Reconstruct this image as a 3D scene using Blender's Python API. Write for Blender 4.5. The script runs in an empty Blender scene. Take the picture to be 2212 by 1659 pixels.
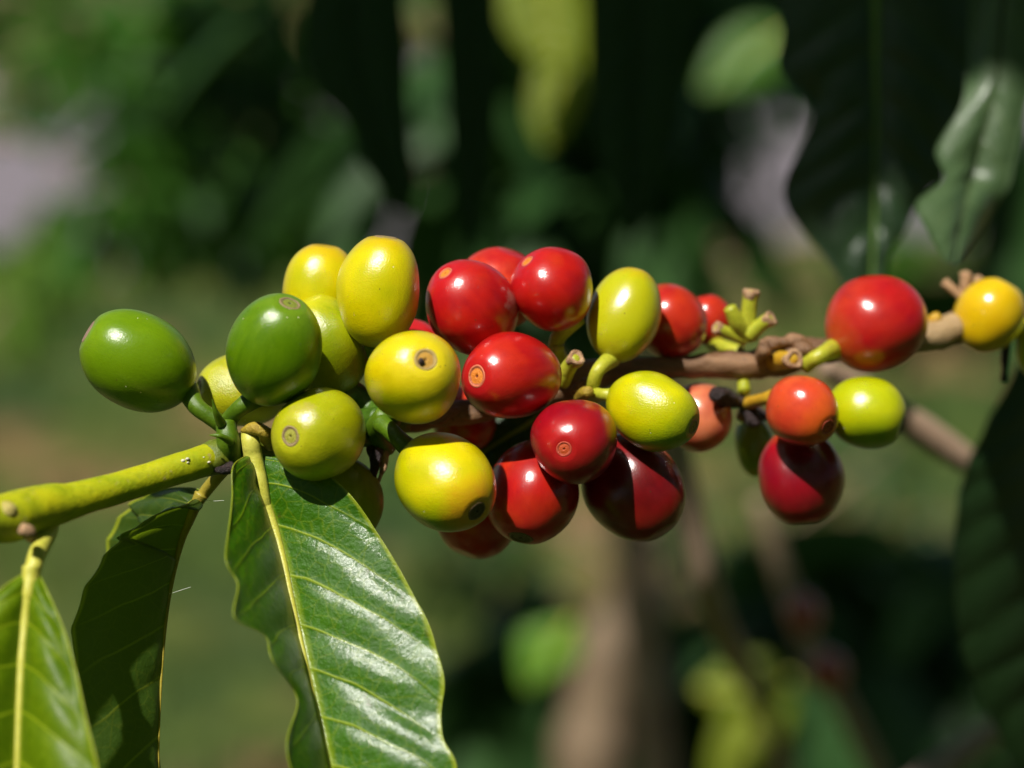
import bpy, math, random
from mathutils import Vector, Matrix, noise as mnoise
C = bpy.context.scene.collection
sc = bpy.context.scene
R = math.radians
# ------------------------------------------------------------ camera, sky, sun, exposure
PITCH = R(15); CAM_H = 1.2; FOC = 0.40; K = 0.4          # frame is K*distance wide
RIGHT = Vector((1, 0, 0)); UP = Vector((0, math.sin(PITCH), math.cos(PITCH))); FWD = Vector((0, math.cos(PITCH), -math.sin(PITCH)))
CAM = Vector((0, 0, CAM_H))
cd = bpy.data.cameras.new('camera'); cam = bpy.data.objects.new('camera', cd); C.objects.link(cam)
cam.location = CAM; cam.rotation_euler = (R(90) - PITCH, 0, 0)
cd.sensor_width = 36; cd.lens = 90; cd.clip_start = 0.01; cd.clip_end = 500
cd.dof.use_dof = True; cd.dof.focus_distance = FOC; cd.dof.aperture_fstop = 8.8
sc.camera = cam
LC = Vector((-0.29, 0.72, 0.62)).normalized()             # towards the sun, in camera axes
SUN = (LC.x*RIGHT + LC.y*UP - LC.z*FWD).normalized()
w = bpy.data.worlds.new('World'); sc.world = w; w.use_nodes = True
wn = w.node_tree; bg = wn.nodes['Background']; sky = wn.nodes.new('ShaderNodeTexSky')
sky.sky_type = 'NISHITA'; sky.sun_disc = False
sky.sun_elevation = math.asin(SUN.z); sky.sun_rotation = math.atan2(SUN.x, SUN.y)
wn.links.new(sky.outputs[0], bg.inputs[0]); bg.inputs[1].default_value = 0.05
sd = bpy.data.lights.new('sun', 'SUN'); sd.energy = 5.0; sd.angle = R(0.8); sd.color = (1.0, 0.955, 0.88)
so = bpy.data.objects.new('sun', sd); C.objects.link(so); so.rotation_euler = SUN.to_track_quat('Z', 'Y').to_euler()
sc.view_settings.view_transform = 'Standard'; sc.view_settings.look = 'None'; sc.view_settings.exposure = 0.30; sc.view_settings.gamma = 1

# ------------------------------------------------------------ helpers
def W(px, py, D): return CAM + RIGHT*((px-1106)/2212*K*D) + UP*((829.5-py)/2212*K*D) + FWD*D
def F(px, py, o=0): return W(px, py, FOC + o/1000)         # o: millimetres behind the plane of focus
def dirc(a): return (RIGHT*a[0] + UP*a[1] - FWD*a[2]).normalized()
def tag(o, label=None, cat=None, group=None, kind=None):
    if label: o['label'] = label
    if cat: o['category'] = cat
    if group: o['group'] = group
    if kind: o['kind'] = kind
    return o
def empty(name, loc, label, cat, group=None):
    o = bpy.data.objects.new(name, None); C.objects.link(o); o.location = loc; o.empty_display_size = .005
    return tag(o, label, cat, group)
def link(name, verts, faces, m, parent=None, uvs=None, world=True):
    """ONE mesh object; verts are world coordinates unless world is False (then local to the parent)"""
    me = bpy.data.meshes.new(name)
    if parent is None and world:
        n = len(verts); c = sum((Vector(v) for v in verts), Vector())/n
        verts = [Vector(v)-c for v in verts]; loc = c
    elif world:
        inv = parent.matrix_basis.inverted() if parent.parent is None else (parent.parent.matrix_basis @ parent.matrix_basis).inverted()
        verts = [inv @ Vector(v) for v in verts]; loc = Vector()
    else: loc = Vector()
    me.from_pydata([tuple(v) for v in verts], [], faces)
    me.polygons.foreach_set('use_smooth', [True]*len(me.polygons))
    if uvs:
        l = me.uv_layers.new(name='uv')
        for p in me.polygons:
            for li, vi in zip(p.loop_indices, p.vertices): l.data[li].uv = uvs[vi]
    me.materials.append(m); me.update()
    o = bpy.data.objects.new(name, me); C.objects.link(o); o.location = loc
    if parent: o.parent = parent
    return o
def spline(pts, n):
    """Catmull-Rom through the points, n samples"""
    P = [Vector(p) for p in pts]; P = [P[0]*2-P[1]] + P + [P[-1]*2-P[-2]]; m = len(P)-3; out = []
    for i in range(n):
        s = i/(n-1)*m; k = min(int(s), m-1); t = s-k; a, b, c, d = P[k:k+4]
        out.append(.5*((2*b)+(c-a)*t+(2*a-5*b+4*c-d)*t*t+(3*b-a-3*c+d)*t**3))
    return out
def tube(pts, radii, n=24, seg=14, rough=0.0, rs=300, capflat=False, acc=None):
    P = spline(pts, n); rr = [v[0] for v in spline([(r, 0, 0) for r in radii], n)]
    V, Fc = acc if acc else ([], []); b0 = len(V)
    T = (P[1]-P[0]).normalized(); nrm = T.orthogonal().normalized()
    for i in range(n):
        T = (P[min(i+1, n-1)]-P[max(i-1, 0)]).normalized(); nrm = (nrm - T*nrm.dot(T)).normalized(); bn = T.cross(nrm)
        for j in range(seg):
            a = 2*math.pi*j/seg; d = nrm*math.cos(a)+bn*math.sin(a); r = rr[i]
            p = P[i]+d*r
            if rough: p += d*r*rough*mnoise.fractal(p*rs, 1.0, 2.0, 4)
            V.append(p)
        if i:
            for j in range(seg):
                a, b = b0+(i-1)*seg+j, b0+(i-1)*seg+(j+1) % seg
                Fc.append((a, b, b+seg, a+seg))
    for end, i in ((0, 0), (1, n-1)):
        c = len(V); T = (P[1]-P[0]) if end == 0 else (P[-1]-P[-2]); T.normalize()
        V.append(P[i] + (T if end else -T)*(0 if capflat else rr[i]*.35))
        for j in range(seg):
            a, b = b0+i*seg+j, b0+i*seg+(j+1) % seg
            Fc.append((b, a, c) if end == 0 else (a, b, c))
    return V, Fc

# ------------------------------------------------------------ materials
class NT:
    def __init__(s, name):
        s.m = bpy.data.materials.new(name); s.m.use_nodes = True; s.t = s.m.node_tree; s.p = s.t.nodes['Principled BSDF']; s.out = s.t.nodes['Material Output']
    def n(s, typ, **kw):
        nd = s.t.nodes.new('ShaderNode'+typ)
        for k, v in kw.items():
            if k in nd.inputs.keys(): nd.inputs[k].default_value = v
            else: setattr(nd, k, v)
        return nd
    def l(s, a, b): s.t.links.new(a, b)
    def ramp(s, fac, stops, interp='LINEAR'):
        r = s.t.nodes.new('ShaderNodeValToRGB'); r.color_ramp.interpolation = interp; e = r.color_ramp.elements
        while len(e) < len(stops): e.new(.5)
        for x, (p, c) in zip(e, stops):
            x.position = p; x.color = (*c, 1) if len(c) == 3 else c
        s.l(fac, r.inputs[0]); return r.outputs[0]
    def mix(s, fac, a, b, mode='MIX'):
        m = s.t.nodes.new('ShaderNodeMix'); m.data_type = 'RGBA'; m.blend_type = mode
        for v, i in ((fac, 0), (a, 6), (b, 7)):
            if hasattr(v, 'links'): s.l(v, m.inputs[i])
            elif i == 0: m.inputs[0].default_value = v
            else: m.inputs[i].default_value = (*v, 1)
        return m.outputs[2]
    def math(s, op, a, b=0.0, c=0.0):
        m = s.t.nodes.new('ShaderNodeMath'); m.operation = op
        for i, v in enumerate((a, b, c)):
            if hasattr(v, 'links'): s.l(v, m.inputs[i])
            else: m.inputs[i].default_value = v
        return m.outputs[0]
    def noise(s, vec, scale, detail=2, rough=.5, seed=0.0):
        n = s.t.nodes.new('ShaderNodeTexNoise'); n.noise_dimensions = '4D'; n.inputs['W'].default_value = seed
        n.inputs['Scale'].default_value = scale; n.inputs['Detail'].default_value = detail; n.inputs['Roughness'].default_value = rough
        s.l(vec, n.inputs['Vector']); return n.outputs[0]
    def mapping(s, vec, scale):
        m = s.t.nodes.new('ShaderNodeMapping'); m.inputs['Scale'].default_value = scale; s.l(vec, m.inputs[0]); return m.outputs[0]
    def bump(s, h, strength, dist):
        b = s.n('Bump', Strength=strength, Distance=dist); s.l(h, b.inputs['Height']); return b.outputs[0]
MM = (1000, 1000, 1000)
def fruit_mat(name, body, streak, tip, stem, rough=.3, grain=.35, blotch=None, seed=0.0, coat=.5, sss=.12, a=8.0, dust=True, coatr=.2, deep=None, under=None, scar=None, tipw=.25, stemw=.2):
    """skin of one fruit: body colour, meridian streaks, a tip and a stem tint, blotches and specks"""
    k = NT(name); tc = k.n('TexCoord'); ob = tc.outputs['Object']; v = k.mapping(ob, MM)
    st = k.noise(k.mapping(ob, (1000, 1000, 150)), .55, 4, .6, seed)
    big = k.noise(v, .085, 2, .5, seed+3)
    col = k.mix(k.ramp(st, [(.35, (0, 0, 0)), (.68, (1, 1, 1))]), body, streak)
    if blotch:
        col = k.mix(k.ramp(big, [(.42, (0, 0, 0)), (.66, (1, 1, 1))]), col, blotch)
    if deep:
        dp = k.noise(v, .11, 3, .6, seed+31); col = k.mix(k.ramp(dp, [(.48, (0, 0, 0)), (.68, (.8, .8, .8))]), col, deep)
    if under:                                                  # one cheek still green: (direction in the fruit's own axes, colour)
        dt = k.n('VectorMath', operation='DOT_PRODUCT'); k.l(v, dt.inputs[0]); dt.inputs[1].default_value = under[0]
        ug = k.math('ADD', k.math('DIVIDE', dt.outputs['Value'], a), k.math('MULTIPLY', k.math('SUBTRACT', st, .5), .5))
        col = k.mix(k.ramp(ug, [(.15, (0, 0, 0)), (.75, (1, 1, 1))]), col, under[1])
    if scar:                                                   # a dry scuffed patch: (direction in the fruit's own axes, colour, reach)
        nv_ = k.n('VectorMath', operation='NORMALIZE'); k.l(v, nv_.inputs[0]); ds = k.n('VectorMath', operation='DOT_PRODUCT'); k.l(nv_.outputs[0], ds.inputs[0]); ds.inputs[1].default_value = scar[0]
        sg = k.math('ADD', ds.outputs['Value'], k.math('MULTIPLY', k.math('SUBTRACT', k.noise(v, .8, 5, .7, 2.0), .5), .22))
        col = k.mix(k.ramp(sg, [(scar[2], (0, 0, 0)), (min(.995, scar[2]+.05), (.75, .75, .75))]), col, scar[1])
    sx = k.n('SeparateXYZ'); k.l(v, sx.inputs[0])
    zz = k.math('ADD', k.math('DIVIDE', sx.outputs[2], a), k.math('MULTIPLY', k.math('SUBTRACT', st, .5), .35))
    col = k.mix(k.ramp(zz, [(1-tipw*1.5 if tipw < .6 else .1, (0, 0, 0)), (1.0, (.9, .9, .9))]), col, tip)
    col = k.mix(k.ramp(k.math('MULTIPLY', zz, -1.0), [(1-stemw*2, (0, 0, 0)), (1.0, (.9, .9, .9))]), col, stem)
    fine = k.noise(v, 1.7, 5, .65, seed+7)
    col = k.mix(k.ramp(fine, [(.3, (.22, .22, .22)), (.45, (0, 0, 0))]), col, tuple(x*.6 for x in body))
    # dull russet scuffs
    sc_ = k.noise(v, .5, 6, .75, seed+21); col = k.mix(k.ramp(sc_, [(.63, (0, 0, 0)), (.70, (.45, .45, .45))]), col, tuple(min(1, x*.5+.06) for x in body))
    vo = k.n('TexVoronoi', Scale=.42); k.l(v, vo.inputs['Vector']); vo.inputs['Randomness'].default_value = 1
    spn = k.noise(v, .3, 0, .5, seed+11)
    dk = k.math('MULTIPLY', k.math('LESS_THAN', vo.outputs['Distance'], .045), k.math('GREATER_THAN', spn, .5))
    col = k.mix(dk, col, (.08, .05, .015))
    vo2 = k.n('TexVoronoi', Scale=.5); vm = k.n('Mapping'); vm.inputs['Location'].default_value = (seed*7+3, 5, 9); k.l(v, vm.inputs[0]); k.l(vm.outputs[0], vo2.inputs['Vector'])
    wt = k.math('MULTIPLY', k.math('LESS_THAN', vo2.outputs['Distance'], .05), k.math('GREATER_THAN', k.noise(v, .25, 0, .5, seed+17), .54))
    if dust: col = k.mix(wt, col, (.75, .7, .5))
    k.l(col, k.p.inputs['Base Color'])
    gr = k.noise(v, 4.2, 3, .6, seed+2); wav = k.noise(v, .35, 2, .5, seed+4)
    h = k.math('ADD', k.math('MULTIPLY', gr, .55), k.math('MULTIPLY', st, .25)); h = k.math('ADD', h, k.math('MULTIPLY', wav, .5))
    nb = k.bump(h, grain, .00025); k.l(nb, k.p.inputs['Normal']); k.l(nb, k.p.inputs['Coat Normal'])
    rr = k.math('ADD', k.math('MULTIPLY', k.noise(v, .6, 3, .6, seed+5), .16), rough-.08); k.l(rr, k.p.inputs['Roughness'])
    k.p.inputs['Subsurface Weight'].default_value = sss; k.p.inputs['Subsurface Radius'].default_value = (1, .5, .15); k.p.inputs['Subsurface Scale'].default_value = .0022
    k.p.inputs['Coat Weight'].default_value = coat; k.p.inputs['Coat IOR'].default_value = 1.62; k.p.inputs['Coat Roughness'].default_value = coatr
    k.p.inputs['Specular IOR Level'].default_value = .18
    return k.m
def navel_mat(name, rim, disc, pit, r):
    k = NT(name); tc = k.n('TexCoord'); v = k.mapping(tc.outputs['Object'], MM); sx = k.n('SeparateXYZ'); k.l(v, sx.inputs[0])
    d = k.math('SQRT', k.math('ADD', k.math('POWER', sx.outputs[0], 2.0), k.math('POWER', sx.outputs[1], 2.0)))
    d = k.math('ADD', k.math('DIVIDE', d, r), k.math('MULTIPLY', k.math('SUBTRACT', k.noise(v, 1.1, 4, .65), .5), .3))
    col = k.ramp(d, [(.08, pit), (.17, tuple(x*.9 for x in disc)), (.35, disc), (.66, disc), (.80, tuple(x*.6 for x in rim)), (.92, rim), (1, tuple(x*.85 for x in rim))])
    k.l(col, k.p.inputs['Base Color']); k.p.inputs['Roughness'].default_value = .4
    k.l(k.bump(k.noise(v, 3, 5, .75), .8, .0003), k.p.inputs['Normal'])
    return k.m
def stem_mat(name, c1, c2, rough=.4, sc1=.35, stretch=.3, bumps=.3, specks=None, fine=2.0):
    k = NT(name); tc = k.n('TexCoord'); v = k.mapping(tc.outputs['Object'], (1000*stretch, 1000, 1000)); v1 = k.mapping(tc.outputs['Object'], MM)
    n1 = k.noise(v, sc1, 5, .6); col = k.ramp(n1, [(.32, c1), (.68, c2)])
    f = k.noise(v1, fine, 5, .7); col = k.mix(k.ramp(f, [(.3, (.5, .5, .5)), (.5, (0, 0, 0))]), col, tuple(x*.5 for x in c1))
    if specks:
        col = k.mix(k.ramp(k.noise(v1, .7, 5, .7, 4.0), [(.60, (0, 0, 0)), (.66, (1, 1, 1))]), col, specks)
    k.l(col, k.p.inputs['Base Color']); k.p.inputs['Roughness'].default_value = rough
    h = k.math('ADD', k.math('MULTIPLY', n1, 1.5), f); k.l(k.bump(h, bumps, .0004), k.p.inputs['Normal'])
    k.p.inputs['Subsurface Weight'].default_value = .05; k.p.inputs['Subsurface Scale'].default_value = .001
    return k.m
def leaf_mat(name, dark, light, vein, trans, rough=.3, nveins=9.0, tw=.3, coat=.3, edge=None, bump=.35, patch=None, spec=.5):
    """uv.x runs across the blade (.5 = midrib), uv.y from base to tip"""
    k = NT(name); uv = k.n('UVMap'); sx = k.n('SeparateXYZ'); k.l(uv.outputs[0], sx.inputs[0])
    tc = k.n('TexCoord'); v = k.mapping(tc.outputs['Object'], MM)
    u = k.math('ABSOLUTE', k.math('MULTIPLY', k.math('SUBTRACT', sx.outputs[0], .5), 2.0)); t = sx.outputs[1]
    wob = k.math('MULTIPLY', k.math('SUBTRACT', k.noise(v, .08, 2, .5), .5), .05)
    ph = k.math('SUBTRACT', k.math('ADD', t, wob), k.math('MULTIPLY', k.math('POWER', u, 1.35), .13))
    fr = k.math('FRACT', k.math('MULTIPLY', ph, nveins)); dv = k.math('ABSOLUTE', k.math('SUBTRACT', fr, .5))   # .5 at a vein, 0 between two
    vm = k.ramp(dv, [(.462, (0, 0, 0)), (.488, (1, 1, 1))]); fade = k.ramp(u, [(.55, (1, 1, 1)), (.98, (.12, .12, .12))])
    vm = k.mix(1.0, vm, fade, 'MULTIPLY')
    n1 = k.noise(v, .12, 4, .6); n2 = k.noise(v, .9, 4, .65)
    col = k.mix(k.ramp(n1, [(.3, (0, 0, 0)), (.7, (1, 1, 1))]), dark, light)
    col = k.mix(k.ramp(n2, [(.35, (.35, .35, .35)), (.6, (0, 0, 0))]), col, tuple(x*.55 for x in dark))
    # fine netted veins
    ed = k.n('TexVoronoi', feature='DISTANCE_TO_EDGE', Scale=.38); k.l(v, ed.inputs['Vector'])
    net = k.ramp(ed.outputs['Distance'], [(0.0, (.28, .28, .28)), (.06, (0, 0, 0))]); col = k.mix(net, col, vein)
    if patch: col = k.mix(k.ramp(k.noise(v, .22, 5, .65, 3.0), [(.63, (0, 0, 0)), (.69, (.8, .8, .8))]), col, patch)
    col = k.mix(vm, col, vein)
    if edge: col = k.mix(k.ramp(u, [(.955, (0, 0, 0)), (.985, (1, 1, 1))]), col, edge)
    mid = k.ramp(u, [(.02, (1, 1, 1)), (.075, (0, 0, 0))]); col = k.mix(mid, col, vein)
    k.l(col, k.p.inputs['Base Color'])
    k.l(k.math('ADD', k.math('MULTIPLY', n2, .2), rough-.1), k.p.inputs['Roughness'])
    k.p.inputs['Coat Weight'].default_value = coat; k.p.inputs['Coat IOR'].default_value = 1.55; k.p.inputs['Coat Roughness'].default_value = rough*.42; k.p.inputs['Specular IOR Level'].default_value = spec
    h = k.math('ADD', k.math('MULTIPLY', n2, 1.0), k.math('MULTIPLY', k.noise(v, 2.4, 3, .6), .5)); h = k.math('SUBTRACT', h, k.math('MULTIPLY', k.math('POWER', k.math('MULTIPLY', dv, 2.0), 6.0), .8))
    h = k.math('ADD', h, k.math('MULTIPLY', k.noise(v, .3, 2, .5), 2.0))
    nb = k.bump(h, bump, .0004); k.l(nb, k.p.inputs['Normal'])
    k.l(k.bump(k.math('ADD', k.noise(v, 1.3, 4, .7), k.math('MULTIPLY', k.noise(v, .35, 2, .5), 1.5)), .24, .0004), k.p.inputs['Coat Normal'])
    tr = k.n('BsdfTranslucent'); k.l(k.mix(vm, trans, tuple(min(1, x*1.5) for x in trans)), tr.inputs[0]); k.l(nb, tr.inputs['Normal'])
    ms = k.n('MixShader'); ms.inputs[0].default_value = tw; k.l(k.p.outputs[0], ms.inputs[1]); k.l(tr.outputs[0], ms.inputs[2]); k.l(ms.outputs[0], k.out.inputs[0])
    return k.m
def flat_leaf_mat(name, c1, c2, trans, rough=.4, tw=.3):
    k = NT(name); tc = k.n('TexCoord'); n1 = k.noise(k.mapping(tc.outputs['Object'], (100, 100, 100)), .15, 4, .6)
    k.l(k.ramp(n1, [(.3, c1), (.7, c2)]), k.p.inputs['Base Color']); k.p.inputs['Roughness'].default_value = rough; k.p.inputs['Specular IOR Level'].default_value = .25
    tr = k.n('BsdfTranslucent'); tr.inputs[0].default_value = (*trans, 1)
    ms = k.n('MixShader'); ms.inputs[0].default_value = tw; k.l(k.p.outputs[0], ms.inputs[1]); k.l(tr.outputs[0], ms.inputs[2]); k.l(ms.outputs[0], k.out.inputs[0])
    return k.m
GREEN_STALK = stem_mat('green_stalk_skin', (.05, .11, .002), (.10, .18, .004), .42)
DARK_STALK = stem_mat('deep_green_stalk_skin', (.03, .08, .004), (.06, .13, .006), .4)
YEL_STALK = stem_mat('yellow_stalk_skin', (.30, .33, .015), (.48, .47, .04), .35)
ORANGE_STALK = stem_mat('orange_stalk_skin', (.45, .22, .01), (.6, .38, .03), .35)
SHOOT = stem_mat('yellow_green_shoot_skin', (.17, .27, .001), (.47, .45, .002), .5, .12, .15, .6, specks=(.34, .30, .06), fine=.5)
SHOOT_D = stem_mat('olive_shoot_skin', (.07, .12, .006), (.17, .19, .012), .45, .25, .4, .5, specks=(.3, .24, .1), fine=1.6)
BARK = stem_mat('brown_twig_bark', (.11, .05, .022), (.36, .20, .10), .42, .3, .22, .9, specks=(.10, .06, .04))
BARK_PALE = stem_mat('pale_twig_bark', (.30, .19, .09), (.50, .34, .17), .5, .3, .3, .8)
CORK = stem_mat('tan_cork', (.30, .15, .07), (.62, .40, .22), .7, .9, 1, 1.0)
DRIED = stem_mat('black_dried_tissue', (.012, .008, .009), (.06, .035, .035), .45, .8, 1, 1.5)
BUD = stem_mat('amber_bud_scale', (.26, .16, .01), (.48, .36, .03), .5, .6, 1, .8)

# ------------------------------------------------------------ fruits
def fruit(idx, cx, cy, o, a, b, A, mat, label, navel=None, stalk=None, stalk_m=None, nr=.2, stalk_r=16, seed=0, group='coffee cherries on the fruiting branch', flat=.0):
    """a, b: half length and half width in picture units at that depth; A: direction of the navel end (right, up, towards the lens)"""
    D = FOC+o/1000; s = K*D/2212; a *= s; b *= s; ax = dirc(A)
    q = ax.to_track_quat('Z', 'Y'); root = empty('coffee_cherry', W(cx, cy, D), label, 'coffee cherry', group)
    root.rotation_mode = 'QUATERNION'; root.rotation_quaternion = q
    root.matrix_basis = Matrix.Translation(root.location) @ q.to_matrix().to_4x4()
    rng = random.Random(idx*17+seed); ph = [rng.uniform(0, 6.28) for _ in range(6)]; am = [rng.uniform(.012, .034) for _ in range(4)]
    V, Fc = [], []; nt, nf = 96, 96; rim = nr*b*1.15
    def zs(rr): return a*math.sqrt(max(0, 1-(rr/b)**(2/.94)))-.035*a*(1-(rr/(rim*1.5))**2)
    for i in range(nt+1):
        th = math.pi*(i/nt)**1.0; z = a*math.cos(th); rad = b*math.sin(th)**.94 if 0 < i < nt else 0
        if z < 0: rad *= 1-.06*(z/a)**2                       # a little narrower at the stalk end
        for j in range(nf):
            f = 2*math.pi*j/nf
            k = 1+am[0]*math.cos(2*f+ph[0])+am[1]*math.cos(3*f+ph[1]+z/a)+am[2]*math.sin(2*z/a*2+ph[2])*math.cos(f+ph[3])+.004*math.cos(9*f+ph[4])*(z/a)**2
            r2 = rad*k; zz = z
            if z > 0 and r2 < rim*1.5:                         # flattened tip with a shallow dish
                x = r2/(rim*1.5); zz = z-(.035*a)*(1-x*x)**1.0
                if navel and r2 < nr*b*1.0: zz = min(zz, zs(nr*b*1.06)-.10*nr*b)
            if z < 0 and r2 < .22*b: zz = z-(-.05*a)*(1-(r2/(.22*b))**2)
            dn = Vector((r2*math.cos(f)/b, r2*math.sin(f)/b, z/a)); w_ = 1+.035*mnoise.noise(dn*1.1+Vector((idx*3.1, 7, 1)))*(1-max(0, z/a))
            V.append((r2*math.cos(f)*w_, r2*math.sin(f)*w_, zz))
    for i in range(nt):
        for j in range(nf):
            p, q2 = i*nf+j, i*nf+(j+1) % nf; Fc.append((p, p+nf, q2+nf, q2))
    link('fruit', V, Fc, mat, root, world=False)
    if navel:
        zt = zs(nr*b*1.06)
        prof = [(1.14, -.06), (1.06, .0), (1.0, .022), (.93, .03), (.86, .015), (.80, -.015), (.70, -.02), (.5, -.005), (.34, .008), (.22, .012), (.15, -.005), (.10, -.04), (0.001, -.045)]
        V, Fc = [], []; nf = 56; R0 = nr*b
        for pr, pz in prof:
            for j in range(nf):
                f = 2*math.pi*j/nf; wv = 1+.035*math.sin(2*f+ph[0])+.012*math.sin(5*f+ph[1])
                V.append((R0*pr*wv*math.cos(f), R0*pr*wv*math.sin(f), zt + pz*R0*2.0))
        for i in range(len(prof)-1):
            for j in range(nf):
                p, q2 = i*nf+j, i*nf+(j+1) % nf; Fc.append((p, q2, q2+nf, p+nf))
        link('navel', V, Fc, navel(R0*1000), root, world=False)
    if stalk:
        start = root.location - ax*a*.93
        pts = [start] + [F(*p) for p in stalk]; r = stalk_r*s
        V, Fc = tube(pts, [r*1.35]+[r]*(len(pts)-2)+[r*1.1], 20, 16, .05, 500)
        link('stalk', V, Fc, stalk_m, root)
    return root
NV = {}
def nav(kind):
    cols = {'tan': ((.34, .24, .11), (.34, .33, .03), (.04, .03, .01)), 'olive': ((.30, .22, .10), (.20, .24, .02), (.05, .06, .01)),
            'dark': ((.16, .10, .04), (.09, .06, .02), (.01, .006, .004)), 'orange': ((.66, .17, .08), (.74, .22, .015), (.16, .02, .005)),
            'redring': ((.52, .07, .03), (.52, .07, .012), (.05, .006, .004)), 'amber': ((.50, .34, .10), (.50, .26, .02), (.10, .04, .01)), 'scar': ((.34, .22, .16), (.30, .19, .13), (.2, .12, .08))}[kind]
    def f(r):
        return navel_mat('navel_'+kind, *cols, r)
    return f
YB = ((.60, .50, .0), (.68, .57, .001)); 
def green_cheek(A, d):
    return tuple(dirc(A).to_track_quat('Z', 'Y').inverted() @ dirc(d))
def yellow(name, seed, a, tip=(.56, .36, .002), stem=(.30, .34, .002), blotch=(.34, .38, .0), rough=.34, grain=.52, body=YB[0], streak=YB[1], under=None, scar=None): return fruit_mat(name, body, streak, tip, stem, rough, grain, blotch, seed, .9, .12, a, coatr=.21, under=under, scar=scar)
def red(name, seed, a, body=(.34, .003, .006), streak=(.48, .010, .005), blotch=(.50, .036, .007), tip=(.46, .008, .012), stem=(.42, .08, .008), rough=.36, grain=.22, deep=(.26, .002, .010), scar=None): return fruit_mat(name, body, streak, tip, stem, rough, grain, blotch, seed, .75, .34, a, dust=False, coatr=.17, deep=deep, scar=scar)
GB = (.085, .175, .001); GS = (.135, .240, .002)
fruit(1, 299, 780, 2, 131, 103, (-.83, .50, .22), fruit_mat('green_skin_darker_streaks', GB, GS, (.15, .25, .004), (.06, .13, .001), .3, .35, (.12, .22, .002), 1.0, .4, .08, 9.4, stemw=.3), 'dark green coffee cherry at the far left with pale brown scar on its tip', nav('scar'), [(425, 878, 2), (462, 905, 2), (490, 925, 3)], GREEN_STALK, .24, 19)
fruit(2, 592, 757, -6, 130, 102, (.32, .80, .50), fruit_mat('green_skin_dark', (.070, .155, .001), (.11, .21, .002), (.13, .23, .01), (.07, .12, .001), .3, .4, (.09, .19, .001), 2.4, .4, .08, 9.4), 'dark green upright cherry with ringed navel on top, in front of yellow green one', nav('olive'), [(518, 882, -2), (497, 905, 1), (492, 925, 3)], GREEN_STALK, .215, 19)
fruit(3, 700, 748, 9, 112, 97, (-.35, .90, .15), yellow('olive_yellow_skin', 3.1, 8, tip=(.55, .52, .01), stem=(.22, .28, .006), blotch=(.20, .27, .002), body=(.27, .31, .002), streak=(.36, .38, .003)), 'olive yellow cherry half hidden behind the upright dark green one', None, [(770, 850, 11), (800, 885, 11), (835, 905, 8)], DARK_STALK, stalk_r=24)
fruit(4, 692, 628, 16, 103, 82, (.12, .97, .15), yellow('bright_yellow_skin_orange_tip', 4.7, 8, tip=(.62, .36, .006)), 'bright yellow cherry at the top left, behind the tall yellow one')
fruit(5, 820, 629, 3, 124, 92, (.12, .97, .12), yellow('bright_yellow_skin', 5.9, 9, body=(.60, .52, .0), stem=(.36, .37, .0)), 'tall bright yellow cherry standing upright, highest of the yellow ones', nav('tan'), [(815, 800, 8), (820, 880, 12)], GREEN_STALK, .25)
fruit(6, 893, 815, -8, 116, 101, (.27, .34, .9), yellow('warm_yellow_skin', 6.3, 8, scar=(green_cheek((.27, .34, .9), (-.75, -.45, .45)), (.50, .36, .08), .955), tip=(.70, .56, .01), body=(.64, .48, .0)), 'round yellow cherry facing the lens with amber navel and black speck', nav('amber'), [(850, 910, 6), (825, 920, 8)], GREEN_STALK, .235)
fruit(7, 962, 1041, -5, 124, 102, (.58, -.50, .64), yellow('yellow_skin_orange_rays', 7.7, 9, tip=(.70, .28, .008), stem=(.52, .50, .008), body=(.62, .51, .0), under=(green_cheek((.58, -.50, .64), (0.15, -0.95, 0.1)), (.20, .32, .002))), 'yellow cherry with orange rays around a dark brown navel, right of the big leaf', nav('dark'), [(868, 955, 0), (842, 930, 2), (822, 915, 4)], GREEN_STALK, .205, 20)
fruit(8, 690, 938, -4, 114, 98, (-.50, -.02, .86), yellow('yellow_green_skin', 8.2, 8, tip=(.46, .46, .01), stem=(.22, .30, .006), blotch=(.20, .28, .002), body=(.31, .34, .002), streak=(.38, .39, .003), scar=(green_cheek((-.50, -.02, .86), (-.30, .38, .86)), (.34, .26, .08), .93)), 'yellow green cherry with tan ringed navel just above the big glossy leaf', nav('tan'), [(790, 950, 8), (815, 920, 8)], DARK_STALK, .215)
fruit(9, 523, 845, 13, 100, 82, (-.93, .05, .30), yellow('pale_yellow_green_skin', 9.9, 7, tip=(.52, .52, .02), body=(.34, .36, .004), streak=(.44, .42, .006), blotch=(.26, .31, .004), grain=1.0), 'pale yellow green cherry peeping out behind the stalks of the dark green pair', nav('tan'), None, None, .24)
fruit(10, 742, 1082, 9, 95, 84, (.1, -.9, .3), fruit_mat('shaded_green_skin', (.20, .25, .003), (.26, .30, .004), (.2, .25, .003), (.16, .2, .003), .4, .4, (.24, .26, .004), 10.3, .2, .08, 8), 'dull green cherry in shade below, partly covered by the big leaf')
fruit(11, 1019, 666, 12, 112, 97, (-.50, .66, .50), red('red_skin', 11.2, 8, scar=(green_cheek((-.50, .66, .50), (.92, .10, .38)), (.40, .20, .17), .94), body=(.38, .004, .006)), 'red cherry with yellowish navel at its upper left, left of the pair on top', nav('orange'), [(1090, 800, 22), (1130, 850, 24)], YEL_STALK, .16)
fruit(12, 1076, 624, 25, 90, 88, (.3, .8, .2), red('orange_red_skin', 12.8, 7, body=(.62, .05, .012), blotch=(.70, .12, .03)), 'orange red cherry at the back, between the two topmost red ones')
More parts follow.
